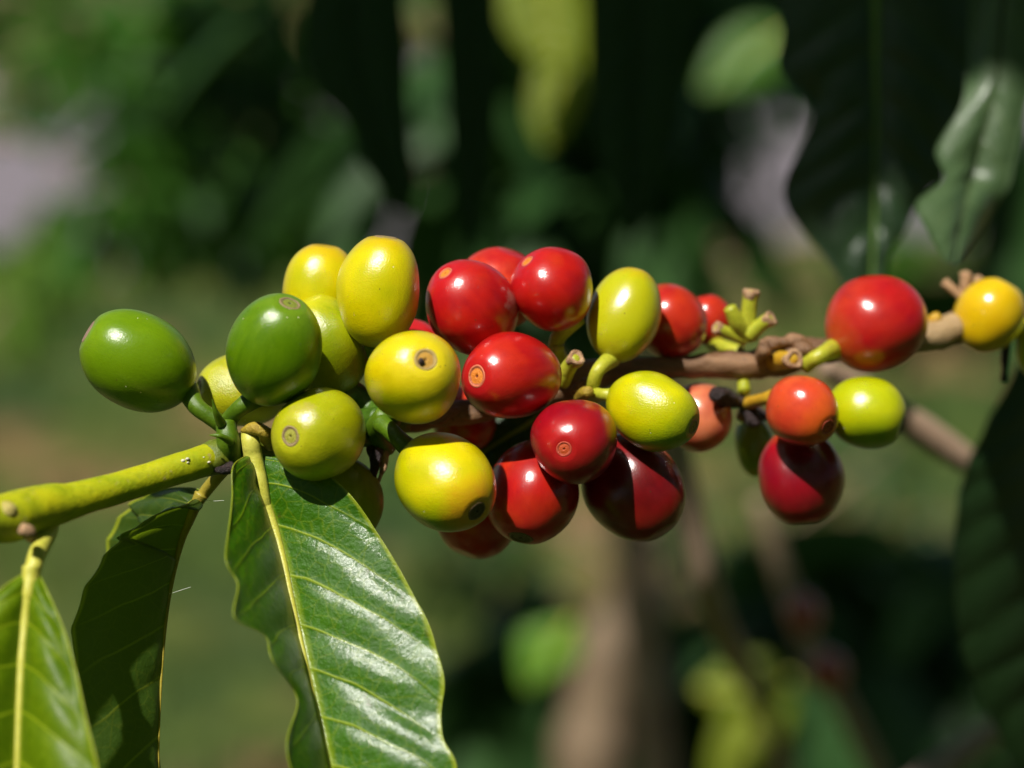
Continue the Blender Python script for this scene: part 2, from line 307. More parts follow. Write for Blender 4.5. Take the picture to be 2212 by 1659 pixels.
fruit(13, 1194, 625, 13, 92, 89, (-.62, .66, .40), red('red_skin_orange_blush', 13.4, 7, body=(.40, .005, .005), blotch=(.56, .055, .008), stem=(.50, .14, .01)), 'round red cherry with an upright yellow green stalk below it', nav('orange'), [(1203, 735, 18), (1212, 780, 20), (1222, 815, 23)], YEL_STALK, .16, 17)
fruit(14, 1105, 813, 5, 122, 95, (-.64, .0, .77), red('bright_red_skin', 14.6, 9, body=(.38, .004, .007), stem=(.45, .10, .01), blotch=(.60, .04, .01)), 'bright red cherry with orange ringed navel, in the middle of the cluster', nav('orange'), None, None, .24)
fruit(15, 1242, 953, 3, 106, 93, (-.25, -.14, .95), red('crimson_skin', 15.5, 8, body=(.30, .003, .010), streak=(.22, .002, .010), blotch=(.40, .008, .006), stem=(.50, .16, .01), tip=(.44, .01, .01)), 'deep crimson cherry with small raised red navel facing the lens', nav('redring'), None, None, .17)
fruit(16, 1150, 1062, 11, 116, 99, (-.22, -.86, .40), red('lower_red_skin', 16.1, 8, body=(.36, .004, .006)), 'red cherry hanging low, touching the right side of the lower yellow one', nav('dark'), None, None, .26)
fruit(17, 1368, 1052, 15, 124, 103, (.45, -.70, .25), red('purple_red_skin', 17.3, 9, body=(.10, .002, .004), streak=(.16, .003, .005), blotch=(.24, .005, .005), tip=(.2, .004, .004), stem=(.14, .003, .004)), 'very dark purple red cherry, lowest and farthest right in the cluster')
fruit(18, 1033, 1114, 24, 92, 90, (-.3, -.8, .2), red('hidden_red_skin', 18.3, 7), 'shaded red cherry mostly hidden under the yellow one with orange rays')
fruit(19, 1350, 681, 18, 107, 77, (.28, .93, -.22), yellow('olive_yellow_upright_skin', 19.3, 8, body=(.38, .37, .001), streak=(.46, .43, .002), stem=(.44, .40, .006), blotch=(.44, .45, .006), grain=.3), 'upright olive yellow cherry on a curved pale stalk, right of the red ones', None, [(1292, 800, 13), (1280, 840, 15), (1285, 858, 20)], YEL_STALK, stalk_r=15)
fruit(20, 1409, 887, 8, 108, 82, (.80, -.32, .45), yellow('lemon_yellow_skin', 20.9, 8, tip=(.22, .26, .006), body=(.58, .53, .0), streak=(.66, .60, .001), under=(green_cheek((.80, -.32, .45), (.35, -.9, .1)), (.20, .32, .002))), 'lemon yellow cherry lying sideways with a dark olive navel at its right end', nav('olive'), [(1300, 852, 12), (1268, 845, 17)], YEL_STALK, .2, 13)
fruit(21, 1448, 694, 31, 84, 80, (.3, -.5, .1), red('dull_red_skin', 21.9, 7, body=(.38, .006, .010)), 'dull red cherry behind the upright olive yellow one', None, [(1480, 765, 33)], YEL_STALK)
fruit(22, 1531, 692, 42, 56, 50, (-.2, .9, .1), red('small_red_skin', 22.2, 5, body=(.50, .015, .02)), 'small blurred red cherry left of the three cut yellow stubs', None, [(1560, 748, 38), (1600, 762, 35)], YEL_STALK, stalk_r=15)
fruit(23, 1512, 902, 32, 76, 70, (-.3, -.8, .2), red('salmon_skin', 23.7, 6, body=(.58, .13, .05), streak=(.62, .16, .07), blotch=(.66, .20, .09), stem=(.5, .2, .1)), 'salmon coloured cherry behind the lemon yellow one, beside a black dried flower')
fruit(24, 1892, 700, 33, 112, 105, (.78, .45, -.15), red('glossy_red_skin', 24.6, 8, body=(.34, .003, .008), streak=(.44, .006, .008), blotch=(.46, .028, .010), stem=(.45, .06, .01), rough=.34), 'large glossy red cherry standing alone on the right of the branch', None, [(1772, 768, 26), (1738, 790, 28)], YEL_STALK, stalk_r=17)
fruit(25, 1733, 887, 19, 84, 76, (.60, -.42, .66), red('coral_skin', 25.1, 6, body=(.54, .040, .016), streak=(.60, .055, .016), blotch=(.62, .10, .02), tip=(.66, .11, .01), rough=.34), 'small orange red cherry beneath the branch, left of a yellow green one', nav('redring'), [(1650, 862, 26), (1615, 872, 32)], ORANGE_STALK, .22, 14)
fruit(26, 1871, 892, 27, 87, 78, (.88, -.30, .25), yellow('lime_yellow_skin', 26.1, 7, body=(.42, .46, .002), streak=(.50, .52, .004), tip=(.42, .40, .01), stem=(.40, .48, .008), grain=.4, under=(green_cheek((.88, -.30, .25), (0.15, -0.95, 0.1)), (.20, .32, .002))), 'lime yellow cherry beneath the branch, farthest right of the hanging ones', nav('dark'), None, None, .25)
fruit(27, 1728, 1029, 29, 106, 91, (.06, -.98, .1), red('wine_red_skin', 27.6, 8, body=(.24, .002, .010), streak=(.34, .004, .010), blotch=(.16, .003, .012)), 'wine red cherry hanging below the small orange red one')
fruit(28, 2137, 682, 46, 84, 74, (.45, .8, .1), yellow('golden_skin', 28.4, 7, body=(.64, .42, .002), streak=(.70, .48, .004), blotch=(.60, .36, .002), tip=(.72, .50, .01), stem=(.5, .26, .01), grain=.15), 'golden yellow cherry at the right end of the branch, under brown dried flowers')
fruit(29, 2238, 752, 52, 70, 44, (.1, -.9, .1), yellow('edge_yellow_skin', 29.4, 6, body=(.60, .60, .008), grain=.15), 'yellow cherry cut off by the right edge of the picture')
fruit(30, 1630, 962, 44, 70, 42, (.12, -.95, .1), yellow('narrow_green_skin', 30.4, 6, body=(.22, .30, .006), streak=(.34, .38, .006), blotch=(.18, .26, .006), grain=.15), 'narrow olive green cherry tucked behind the wine red one')
fruit(31, 880, 772, 22, 84, 82, (.1, .5, .3), red('back_red_skin', 31.4, 6, body=(.52, .05, .03)), 'red cherry almost hidden behind the round yellow one with amber navel')
fruit(32, 1003, 906, 31, 74, 68, (.2, -.6, .2), red('gap_red_skin', 32.1, 6, body=(.30, .004, .006)), 'shaded dark red cherry behind the brown stem, left of the deep crimson one')
# specks on the round yellow cherry's navel
V, Fc = tube([F(906, 783, -15.3), F(909, 781, -15.5), F(912, 784, -15.0)], [.0003, .00058, .0003], 8, 12, .5, 1500)
tag(link('insect_frass', V, Fc, DRIED), 'tiny black crumb stuck beside the amber navel of the round yellow cherry', 'debris')

# ------------------------------------------------------------ the fruiting branch
br = empty('coffee_branch', F(510, 975, 5), 'coffee branch, yellow green shoot on the left turning to brown wood on the right', 'branch'); mm = .001
br.matrix_basis = Matrix.Translation(br.location)
S = .0723/1000*1e0
def u(px): return px*S*1.0          # picture units to metres at the plane of focus
V, Fc = tube([F(-260, 1185, -42), F(-60, 1132, -30), F(20, 1118, -25), F(60, 1106, -22), F(110, 1092, -19), F(170, 1078, -16), F(300, 1040, -9), F(420, 1002, -3), F(500, 978, 3)], [u(44), u(46), u(51), u(50), u(46), u(37), u(33), u(34), u(37)], 90, 36, .04, 250)
link('green_shoot', V, Fc, SHOOT, br)
V, Fc = tube([F(440, 997, -1.5), F(470, 988, 0), F(500, 978, 3), F(560, 965, 8), F(640, 945, 12), F(760, 925, 15), F(880, 905, 17)], [u(34.3), u(37), u(40), u(36), u(31), u(30), u(30)], 60, 30, .14, 260)
link('olive_shoot', V, Fc, SHOOT_D, br)
V, Fc = tube([F(840, 912, 17), F(960, 895, 19), F(1100, 870, 21), F(1230, 828, 23), F(1310, 806, 25), F(1420, 797, 28), F(1520, 790, 31), F(1620, 785, 33), F(1700, 772, 35), F(1760, 760, 36), F(1850, 755, 38), F(1980, 735, 43), F(2060, 712, 47), F(2130, 700, 51), F(2260, 690, 58), F(2500, 670, 70)],
             [u(30), u(28), u(31), u(38), u(30), u(25), u(27), u(34), u(40), u(34), u(28), u(33), u(38), u(30), u(30), u(32)], 160, 30, .26, 200)
link('woody_stem', V, Fc, BARK, br)
V, Fc = tube([F(1975, 732, 41.5), F(2020, 722, 43.5), F(2062, 708, 45.5)], [u(33), u(37), u(36)], 20, 24, .12, 250); link('woody_stem', V, Fc, BARK_PALE, br)
def stub(name, pts, rad, m, tipm=None, rough=.06):
    V, Fc = tube([F(*p) for p in pts], [u(r) for r in rad], 16, 18, rough, 400); o = link(name, V, Fc, m, br)
    if tipm:
        a, b = F(*pts[-2]), F(*pts[-1]); d = (b-a).normalized(); r = u(rad[-1])
        # a corky cup at the broken end
        prof = [(-1.1, .8), (-.7, 1.08), (0, 1.14), (.35, 1.12), (.38, .8), (.12, .5), (.05, .3), (.2, .16), (.1, .01)]
        V, Fc = [], []; x = d.orthogonal().normalized(); y = d.cross(x)
        for pz, pr in prof:
            for j in range(20):
                f = 2*math.pi*j/20; wv = 1+.09*math.sin(3*f+pts[0][0])+.05*math.sin(5*f)
                V.append(b+d*(pz*r)+(x*math.cos(f)+y*math.sin(f))*(r*pr*wv))
        for i in range(len(prof)-1):
            for j in range(20):
                p, q = i*20+j, i*20+(j+1) % 20; Fc.append((p, q, q+20, p+20))
        link('cork_scar', V, Fc, tipm, o)
    return o
stub('fruit_stub', [(1212, 825, 16), (1228, 795, 14), (1244, 774, 12)], [20, 18, 17], YEL_STALK, CORK)
stub('fruit_stub', [(1222, 830, 22), (1212, 790, 19), (1205, 750, 17)], [18, 15, 14], YEL_STALK)
stub('fruit_stub', [(1618, 735, 31), (1616, 690, 30), (1622, 632, 29)], [21, 19, 17], YEL_STALK, CORK)
stub('fruit_stub', [(1612, 728, 31), (1592, 695, 29), (1576, 664, 28)], [21, 19, 15], YEL_STALK, None)
stub('fruit_stub', [(1618, 725, 30), (1642, 704, 29), (1664, 688, 28)], [20, 17, 16], YEL_STALK, CORK)
stub('fruit_stub', [(1610, 732, 31), (1580, 722, 30), (1548, 708, 29)], [18, 14, 13], YEL_STALK, CORK)
stub('fruit_stub', [(1668, 780, 34), (1690, 778, 28), (1714, 776, 24)], [26, 22, 20], ORANGE_STALK, CORK)
stub('fruit_stub', [(1605, 812, 34), (1606, 830, 32), (1608, 846, 31)], [16, 15, 16], YEL_STALK)
stub('fruit_stub', [(1605, 905, 36), (1612, 885, 35), (1622, 872, 34)], [18, 18, 17], CORK, CORK)
stub('fruit_stub', [(2000, 715, 47), (2015, 695, 44), (2028, 682, 43)], [16, 17, 12], ORANGE_STALK)
stub('fruit_stub', [(1252, 862, 16), (1262, 850, 13), (1272, 846, 11)], [14, 15, 12], BUD)
for p in ([(1640, 760, 31), (1665, 742, 29), (1700, 738, 29)], [(1680, 752, 31), (1715, 735, 30), (1750, 748, 31)], [(1640, 775, 30), (1650, 755, 27), (1648, 735, 26)], [(1710, 765, 30), (1735, 755, 27), (1760, 765, 29)], [(1290, 845, 20), (1260, 835, 17), (1235, 850, 17)], [(900, 905, 14), (940, 900, 14), (990, 885, 15)]):
    stub('bark_ridge', p, [10, 17, 9], BARK, None, .5)
stub('dried_flower', [(1585, 868, 34), (1565, 858, 28), (1545, 852, 24)], [14, 22, 15], DRIED, None, .5)
stub('dried_flower', [(1610, 875, 33), (1590, 868, 31), (1572, 866, 30)], [14, 15, 10], DRIED, None, .5)
stub('dried_flower', [(1612, 880, 34), (1625, 900, 32), (1640, 915, 31)], [16, 24, 12], DRIED, None, .5)
stub('dried_flower', [(1625, 885, 34), (1650, 895, 33), (1665, 905, 33)], [12, 15, 6], DRIED, None, .5)
stub('dried_twig', [(2085, 690, 50), (2082, 650, 50), (2040, 608, 50)], [12, 10, 12], CORK, None, .3)
stub('dried_twig', [(2090, 690, 50), (2086, 650, 50), (2086, 588, 50)], [12, 12, 14], CORK, None, .3)
stub('dried_twig', [(2095, 680, 51), (2100, 640, 51), (2116, 598, 51)], [10, 9, 11], CORK, None, .3)
stub('dried_twig', [(2180, 700, 52), (2172, 760, 53), (2168, 825, 53)], [14, 10, 8], DRIED, None, .3)
# the leafy node at the left of the fruit
stub('fruit_stub', [(500, 985, 0), (492, 950, -2), (488, 915, -1)], [26, 25, 22], GREEN_STALK)
stub('fruit_stub', [(830, 960, 12), (815, 925, 7), (832, 893, 4)], [30, 27, 20], GREEN_STALK)
stub('fruit_stub', [(760, 930, 14), (785, 912, 10), (820, 902, 6)], [30, 30, 24], DARK_STALK)
stub('bud_scale', [(522, 930, -1), (545, 926, -2), (570, 934, -2), (586, 962, 2)], [4, 13, 16, 14], BUD, None, .2)
for p, r in (([(478, 915, -3), (466, 890, -5), (458, 862, -6)], [11, 6, .6]), ([(500, 955, -4), (475, 942, -6), (452, 940, -6)], [9, 6, 1])):
    stub('stipule', p, r, GREEN_STALK)
stub('bud_scale', [(505, 1008, -3), (480, 1015, -3), (455, 1010, -2)], [12, 9, 4], DRIED, None, .4)
stub('dried_flower', [(800, 935, 10), (812, 985, 9), (806, 1030, 8)], [26, 16, 7], DRIED, None, .7)
stub('dried_flower', [(820, 960, 10), (828, 1000, 10), (818, 1042, 9)], [12, 9, 3], CORK, None, .7)
stub('leaf_scar', [(-10, 1108, -28), (14, 1104, -28.3), (34, 1110, -27.3)], [16, 19, 12], stem_mat('pale_leaf_scar', (.40, .33, .05), (.55, .46, .16), .6, .6, 1, .8), None, .25)
stub('leaf_scar', [(48, 1140, -31), (62, 1152, -30), (66, 1164, -28)], [10, 13, 8], CORK, None, .4)
for q in ((395, 997, -6.35, 6), (405, 993, -6.2, 5), (406, 1001, -6.3, 3), (440, 990, -4.2, 3), (452, 1000, -4.1, 4)):
    stub('bark_flake', [(q[0]-q[3], q[1], q[2]), (q[0], q[1]-2, q[2]-.3), (q[0]+q[3], q[1]-1, q[2]+.2)], [1, q[3]*.55, 1], stem_mat('white_flake', (.6, .55, .4), (.75, .7, .55)), None, .4)

# ------------------------------------------------------------ leaves
def leaf(name, rows, m, vm, label, group, o2d=None, nt=150, nu=26, quilt=.00085, nveins=9, bulge=.0012, wav=0.0, petiole=None, margin=None, mr=(.0011, .0003), midrib=True, pet_m=None, cat='leaf', ridge=-1):
    """rows: (left edge, midrib, right edge) points from base to tip"""
    f = o2d or (lambda p: F(*p)); root = empty(name, f(rows[0][1]), label, cat, group); root.matrix_basis = Matrix.Translation(root.location)
    L, M, E = [spline([f(r[k]) for r in rows], nt) for k in range(3)]
    V, Fc, UV = [], [], []; cols = 2*nu+1
    for i in range(nt):
        t = i/(nt-1)
        for j in range(-nu, nu+1):
            s = abs(j)/nu; e = L[i] if j < 0 else E[i]; p = M[i].lerp(e, s)
            T = (M[min(i+1, nt-1)]-M[max(i-1, 0)]).normalized(); n = (E[i]-L[i]).cross(T)
            n = n.normalized() if n.length > 1e-9 else -FWD
            if n.dot(CAM-p) < 0: n = -n
            ph = (t-.13*s**1.35)*nveins; fr = ph-math.floor(ph); q = math.sin(math.pi*fr)**.8
            wd = (e-M[i]).length
            h = bulge*math.sin(math.pi*min(1, s*1.1))*min(1, wd/.01) + quilt*q*min(1, s*5)*(1-s*.5)*min(1, wd/.006) + wav*math.sin(t*19+(.5 if j < 0 else 2.7))*s*s*min(1, wd/.012)
            V.append(p+n*h); UV.append((.5+.5*j/nu, t))
        if i:
            for j in range(cols-1):
                a = (i-1)*cols+j; Fc.append((a, a+1, a+1+cols, a+cols))
    link('blade', V, Fc, m, root, uvs=UV)
    if midrib:
        n0 = -FWD*ridge*-1
        pts = M[::6]+[M[-1]]; pts = [p + (-FWD)*.0002 for p in pts]; k = len(pts)
        a, b = tube(pts, [mr[0]*(1-x/(k-1))**3+mr[1]*(1-.6*x/(k-1)) for x in range(k)], 90, 12); link('midrib', a, b, vm, root)
    if petiole:
        pts = [f(p) for p in petiole[0]]; a, b = tube(pts, petiole[1], 24, 16, .04, 400); link('petiole', a, b, pet_m or vm, root)
    if margin:
        acc = ([], [])
        for Q, off in ((L, 0), (E, 2*nu)):
            pts = [V[i*cols+off] for i in range(2, nt-1, 3)]; acc = tube(pts, [margin]*len(pts), len(pts)*2, 8, acc=acc)
        link('leaf_margin', acc[0], acc[1], EDGE, root)
    return root
VEIN = stem_mat('leaf_vein_yellow', (.44, .43, .04), (.60, .57, .10), .35)
EDGE = stem_mat('leaf_edge_yellow_green', (.20, .27, .01), (.30, .36, .02), .3)
VEIN_D = stem_mat('leaf_vein_ochre', (.28, .22, .02), (.40, .32, .04), .4)
LB = leaf_mat('glossy_leaf', (.024, .100, .0), (.050, .155, .001), (.22, .30, .008), (.24, .42, .005), .42, 9.0, .2, .38, (.22, .28, .008), .6, (.06, .06, .006), .22)
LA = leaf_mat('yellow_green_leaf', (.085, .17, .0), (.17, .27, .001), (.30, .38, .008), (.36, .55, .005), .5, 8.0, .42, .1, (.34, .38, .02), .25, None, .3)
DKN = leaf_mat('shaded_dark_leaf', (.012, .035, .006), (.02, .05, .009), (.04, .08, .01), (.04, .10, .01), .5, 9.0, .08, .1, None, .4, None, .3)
LCm = leaf_mat('leaf_underside', (.030, .07, .005), (.05, .10, .008), (.13, .16, .01), (.22, .34, .01), .48, 9.0, .35, .1, (.40, .45, .03), .3)
def dz(px): return px*.0723
rowsB0 = [((534, 983, 1), (546, 980, 1), (566, 981, 1)), ((502, 1008, -1), (556, 1025, 0), (664, 998, -2)), ((501, 1065, -3), (568, 1070, -1), (738, 1052, -5)), ((493, 1145, -6), (592, 1140, -2), (806, 1140, -7)),
         ((486, 1212, -8), (612, 1215, -4), (868, 1245, -10)), ((512, 1262, -7), (628, 1290, -6), (915, 1330, -13)), ((506, 1335, -12), (645, 1365, -8), (942, 1405, -15)), ((572, 1375, -13), (660, 1430, -10), (958, 1480, -17)),
         ((588, 1430, -14), (676, 1500, -12), (950, 1548, -18)), ((642, 1510, -17), (692, 1570, -14), (958, 1600, -20)), ((618, 1610, -20), (708, 1640, -16), (985, 1665, -22)), ((650, 1720, -22), (730, 1740, -18), (960, 1770, -23)), ((700, 1830, -23), (760, 1860, -20), (900, 1880, -24)), ((775, 1970, -23), (790, 1975, -22), (810, 1975, -23))]
rowsB = [((a[0], a[1], b[2]-.17*max(0, b[0]-a[0])), b, (c[0], c[1], c[2]+.003*max(0, c[0]-b[0]))) for a, b, c in rowsB0]
leaf('coffee_leaf', rowsB, LB, VEIN, 'large glossy dark green leaf with yellow midrib hanging in the foreground below the fruit', 'coffee leaves hanging from the branch', quilt=.0006, nveins=9, bulge=.0008, petiole=([(538, 932, 0), (541, 955, -1), (546, 985, -.6), (556, 1025, -1.2), (568, 1070, -1.7), (583, 1115, -1.3)], [u(17), u(20), u(21), u(19), u(15), u(7)]), margin=.00009, mr=(.00075, .0005))
rowsA = [((58, 1235, -28), (68, 1225, -28), (84, 1240, -28)), ((0, 1275, -31), (62, 1275, -29), (108, 1290, -31)), ((-60, 1340, -34), (55, 1340, -30), (138, 1360, -34)), ((-110, 1430, -37), (47, 1430, -32), (165, 1455, -37)), ((-140, 1530, -40), (42, 1530, -34), (188, 1560, -41)), ((-150, 1640, -42), (38, 1640, -36), (212, 1665, -44)), ((-140, 1780, -44), (34, 1780, -38), (215, 1800, -47)), ((-90, 1950, -45), (36, 1950, -40), (170, 1960, -47)), ((20, 2120, -44), (42, 2130, -44), (60, 2120, -45))]
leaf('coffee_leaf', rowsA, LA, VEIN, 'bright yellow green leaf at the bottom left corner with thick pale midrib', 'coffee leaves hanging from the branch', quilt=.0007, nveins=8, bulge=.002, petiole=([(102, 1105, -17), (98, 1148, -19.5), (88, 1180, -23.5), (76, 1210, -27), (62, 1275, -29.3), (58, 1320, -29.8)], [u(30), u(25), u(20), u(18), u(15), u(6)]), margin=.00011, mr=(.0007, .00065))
rowsC = [((420, 1078, 6), (436, 1068, 7), (440, 1062, 8)), ((385, 1092, 0), (424, 1090, 7), (405, 1052, 12)), ((320, 1128, -4), (410, 1125, 6), (330, 1066, 17)), ((250, 1170, -7), (394, 1165, 5), (276, 1096, 20)), ((205, 1228, -8), (378, 1225, 4), (240, 1140, 22)), ((170, 1295, -8), (364, 1300, 3), (226, 1190, 23)), ((152, 1380, -8), (354, 1390, 2), (225, 1290, 23)), ((165, 1480, -8), (347, 1500, 1), (230, 1420, 22)), ((170, 1600, -8), (343, 1620, 0), (240, 1560, 20)), ((190, 1760, -8), (343, 1780, -1), (270, 1740, 16)), ((330, 1990, -5), (345, 2000, -4), (350, 1990, 0))]
leaf('coffee_leaf', rowsC, LCm, VEIN_D, 'folded dark green leaf showing its shaded underside, between the other two leaves', 'coffee leaves hanging from the branch', quilt=.0010, nveins=9, bulge=.0015, petiole=([(490, 1005, 2), (470, 1030, 4), (445, 1060, 7), (424, 1090, 7)], [u(16), u(14), u(14), u(11)]), margin=.00013, mr=(.0009, .0003))
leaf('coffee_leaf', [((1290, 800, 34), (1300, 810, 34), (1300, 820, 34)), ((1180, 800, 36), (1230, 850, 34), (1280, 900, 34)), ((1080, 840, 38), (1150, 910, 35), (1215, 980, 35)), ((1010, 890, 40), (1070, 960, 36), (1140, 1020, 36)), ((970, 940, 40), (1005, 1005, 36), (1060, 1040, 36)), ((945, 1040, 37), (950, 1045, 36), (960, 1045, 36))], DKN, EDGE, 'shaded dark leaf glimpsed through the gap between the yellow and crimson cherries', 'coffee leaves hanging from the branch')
# threads of web between the leaves
WEB = stem_mat('web_silk', (.7, .7, .65), (.8, .8, .75))
V, Fc = tube([F(425, 1077, 0), F(455, 1082, -1), F(484, 1081, -2)], [.00003]*3, 12, 6); tube([F(366, 1283, 0), F(384, 1277, -1), F(412, 1268, -1)], [.00003]*3, 12, 6, acc=(V, Fc))
tag(link('spider_silk', V, Fc, WEB), 'fine white silk threads between the folded leaf and the big glossy leaf', 'spider silk')

# ------------------------------------------------------------ leaves a hand's breadth and more behind
DVEIN = stem_mat('deep_green_vein', (.02, .045, .008), (.035, .065, .01))
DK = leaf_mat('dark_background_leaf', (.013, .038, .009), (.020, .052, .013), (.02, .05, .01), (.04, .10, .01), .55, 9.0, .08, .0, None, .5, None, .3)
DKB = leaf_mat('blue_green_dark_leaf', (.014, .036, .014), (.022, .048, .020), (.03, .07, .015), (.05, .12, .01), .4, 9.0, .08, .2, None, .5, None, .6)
SHEEN = leaf_mat('grey_green_glossy_leaf', (.050, .095, .035), (.07, .12, .045), (.10, .15, .06), (.10, .22, .02), .45, 9.0, .12, .3, None, .5)
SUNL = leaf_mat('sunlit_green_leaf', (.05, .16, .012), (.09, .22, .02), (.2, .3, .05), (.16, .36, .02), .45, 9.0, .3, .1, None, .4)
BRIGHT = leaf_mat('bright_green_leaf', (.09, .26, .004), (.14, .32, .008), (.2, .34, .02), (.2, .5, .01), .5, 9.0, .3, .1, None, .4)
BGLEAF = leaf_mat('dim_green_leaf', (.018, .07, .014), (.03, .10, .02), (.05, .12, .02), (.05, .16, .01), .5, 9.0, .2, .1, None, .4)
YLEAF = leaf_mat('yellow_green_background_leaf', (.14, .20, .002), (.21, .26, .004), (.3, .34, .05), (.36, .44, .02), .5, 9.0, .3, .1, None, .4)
GB2 = 'coffee leaves behind the branch'
def off(rows, o): return [tuple((p[0], p[1], o+(p[2] if len(p) > 2 else 0)) for p in r) for r in rows]
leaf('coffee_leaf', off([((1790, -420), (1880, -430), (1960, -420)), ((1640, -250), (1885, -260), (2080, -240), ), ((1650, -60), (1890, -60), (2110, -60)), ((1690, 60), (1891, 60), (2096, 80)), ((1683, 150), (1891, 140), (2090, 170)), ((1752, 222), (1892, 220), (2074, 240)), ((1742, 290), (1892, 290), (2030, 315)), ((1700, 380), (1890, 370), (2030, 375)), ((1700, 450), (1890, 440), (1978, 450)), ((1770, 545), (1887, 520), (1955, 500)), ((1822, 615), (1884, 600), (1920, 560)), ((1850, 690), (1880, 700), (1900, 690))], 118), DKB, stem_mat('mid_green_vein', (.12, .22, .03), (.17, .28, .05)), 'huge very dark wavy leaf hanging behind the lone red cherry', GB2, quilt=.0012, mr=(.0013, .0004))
leaf('coffee_leaf', off([((2120, -420), (2180, -430), (2230, -420)), ((2080, -150, 10), (2180, -150), (2290, -140)), ((2092, 0, 8), (2165, 0), (2262, 0)), ((2088, 150, 5), (2155, 150), (2236, 150)), ((2075, 230, 0), (2140, 230), (2215, 240)), ((2022, 320, -4), (2118, 310), (2195, 330)), ((2036, 385, -8), (2100, 380), (2180, 400)), ((1978, 440, -14), (2085, 440, -8), (2150, 450)), ((2005, 500, -18), (2070, 500, -12), (2110, 520, -4)), ((2040, 565, -20), (2056, 575, -18), (2070, 570, -16))], 92), SHEEN, DVEIN, 'grey green shiny wavy leaf at the upper right edge', GB2, quilt=.0004, mr=(.0006, .0002))
LR = [((2200, 780), (2260, 770), (2320, 780)), ((2120, 930), (2260, 930), (2400, 920)), ((2072, 1050), (2260, 1050), (2450, 1050)), ((2058, 1200), (2255, 1200), (2470, 1200)), ((2070, 1380), (2250, 1390), (2460, 1400)), ((2120, 1520), (2245, 1530), (2400, 1550)), ((2230, 1720), (2240, 1730), (2250, 1720))]
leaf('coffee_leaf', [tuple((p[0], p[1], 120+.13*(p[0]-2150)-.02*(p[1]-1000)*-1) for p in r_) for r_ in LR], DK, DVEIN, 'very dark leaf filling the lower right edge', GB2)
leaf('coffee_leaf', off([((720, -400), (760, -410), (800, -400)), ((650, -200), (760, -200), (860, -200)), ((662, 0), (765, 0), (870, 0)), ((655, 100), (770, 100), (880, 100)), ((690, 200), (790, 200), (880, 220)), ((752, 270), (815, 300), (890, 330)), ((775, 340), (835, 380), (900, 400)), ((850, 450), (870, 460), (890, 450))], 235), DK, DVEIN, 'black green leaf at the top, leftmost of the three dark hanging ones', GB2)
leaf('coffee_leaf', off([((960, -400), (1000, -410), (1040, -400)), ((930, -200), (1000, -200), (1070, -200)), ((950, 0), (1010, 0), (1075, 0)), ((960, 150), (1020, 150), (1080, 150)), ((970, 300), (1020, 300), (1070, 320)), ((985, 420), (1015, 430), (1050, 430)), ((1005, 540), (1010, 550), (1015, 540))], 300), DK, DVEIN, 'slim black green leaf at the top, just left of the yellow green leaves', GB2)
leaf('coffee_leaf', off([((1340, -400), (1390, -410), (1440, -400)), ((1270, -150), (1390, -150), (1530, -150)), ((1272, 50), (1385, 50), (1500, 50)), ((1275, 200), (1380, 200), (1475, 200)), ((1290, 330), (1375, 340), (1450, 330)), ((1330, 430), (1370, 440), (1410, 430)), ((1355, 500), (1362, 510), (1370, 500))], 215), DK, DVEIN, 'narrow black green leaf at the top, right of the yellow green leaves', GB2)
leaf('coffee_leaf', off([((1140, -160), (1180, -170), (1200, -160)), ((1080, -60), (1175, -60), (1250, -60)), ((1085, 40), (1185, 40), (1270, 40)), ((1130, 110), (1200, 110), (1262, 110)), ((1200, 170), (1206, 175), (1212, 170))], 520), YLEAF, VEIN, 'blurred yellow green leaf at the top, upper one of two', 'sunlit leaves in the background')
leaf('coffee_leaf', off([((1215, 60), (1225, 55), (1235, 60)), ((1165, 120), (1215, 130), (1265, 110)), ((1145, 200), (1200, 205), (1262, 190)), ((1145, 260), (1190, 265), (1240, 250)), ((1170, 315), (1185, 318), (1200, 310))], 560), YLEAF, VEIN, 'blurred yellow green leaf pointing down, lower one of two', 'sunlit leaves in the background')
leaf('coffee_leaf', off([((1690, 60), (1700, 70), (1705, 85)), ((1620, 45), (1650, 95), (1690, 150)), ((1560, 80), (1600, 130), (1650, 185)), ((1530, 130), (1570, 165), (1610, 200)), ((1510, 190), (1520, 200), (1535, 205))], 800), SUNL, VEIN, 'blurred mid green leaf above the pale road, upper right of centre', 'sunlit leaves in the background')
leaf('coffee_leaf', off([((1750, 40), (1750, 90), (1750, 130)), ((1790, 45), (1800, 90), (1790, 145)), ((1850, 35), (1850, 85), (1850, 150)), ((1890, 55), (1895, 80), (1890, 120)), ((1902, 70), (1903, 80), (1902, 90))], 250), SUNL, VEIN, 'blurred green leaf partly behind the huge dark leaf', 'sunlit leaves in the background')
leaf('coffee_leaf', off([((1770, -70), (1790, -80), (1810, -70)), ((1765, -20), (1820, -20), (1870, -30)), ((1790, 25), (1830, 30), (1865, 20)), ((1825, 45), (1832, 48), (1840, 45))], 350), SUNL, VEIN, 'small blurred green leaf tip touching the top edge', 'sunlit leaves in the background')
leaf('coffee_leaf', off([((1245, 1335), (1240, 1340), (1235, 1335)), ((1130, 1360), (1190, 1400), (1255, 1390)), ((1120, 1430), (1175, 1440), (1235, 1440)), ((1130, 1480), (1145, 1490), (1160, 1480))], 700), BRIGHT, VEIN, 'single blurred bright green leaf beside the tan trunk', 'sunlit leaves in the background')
leaf('coffee_leaf', off([((1505, 1480), (1510, 1490), (1510, 1500)), ((1570, 1430), (1580, 1490), (1570, 1545)), ((1650, 1420), (1650, 1480), (1650, 1540)), ((1710, 1480), (1715, 1490), (1715, 1500))], 780), YLEAF, VEIN, 'blurred yellow green leaf at the bottom, smallest of its tuft', 'yellow green leaf tuft at the bottom')
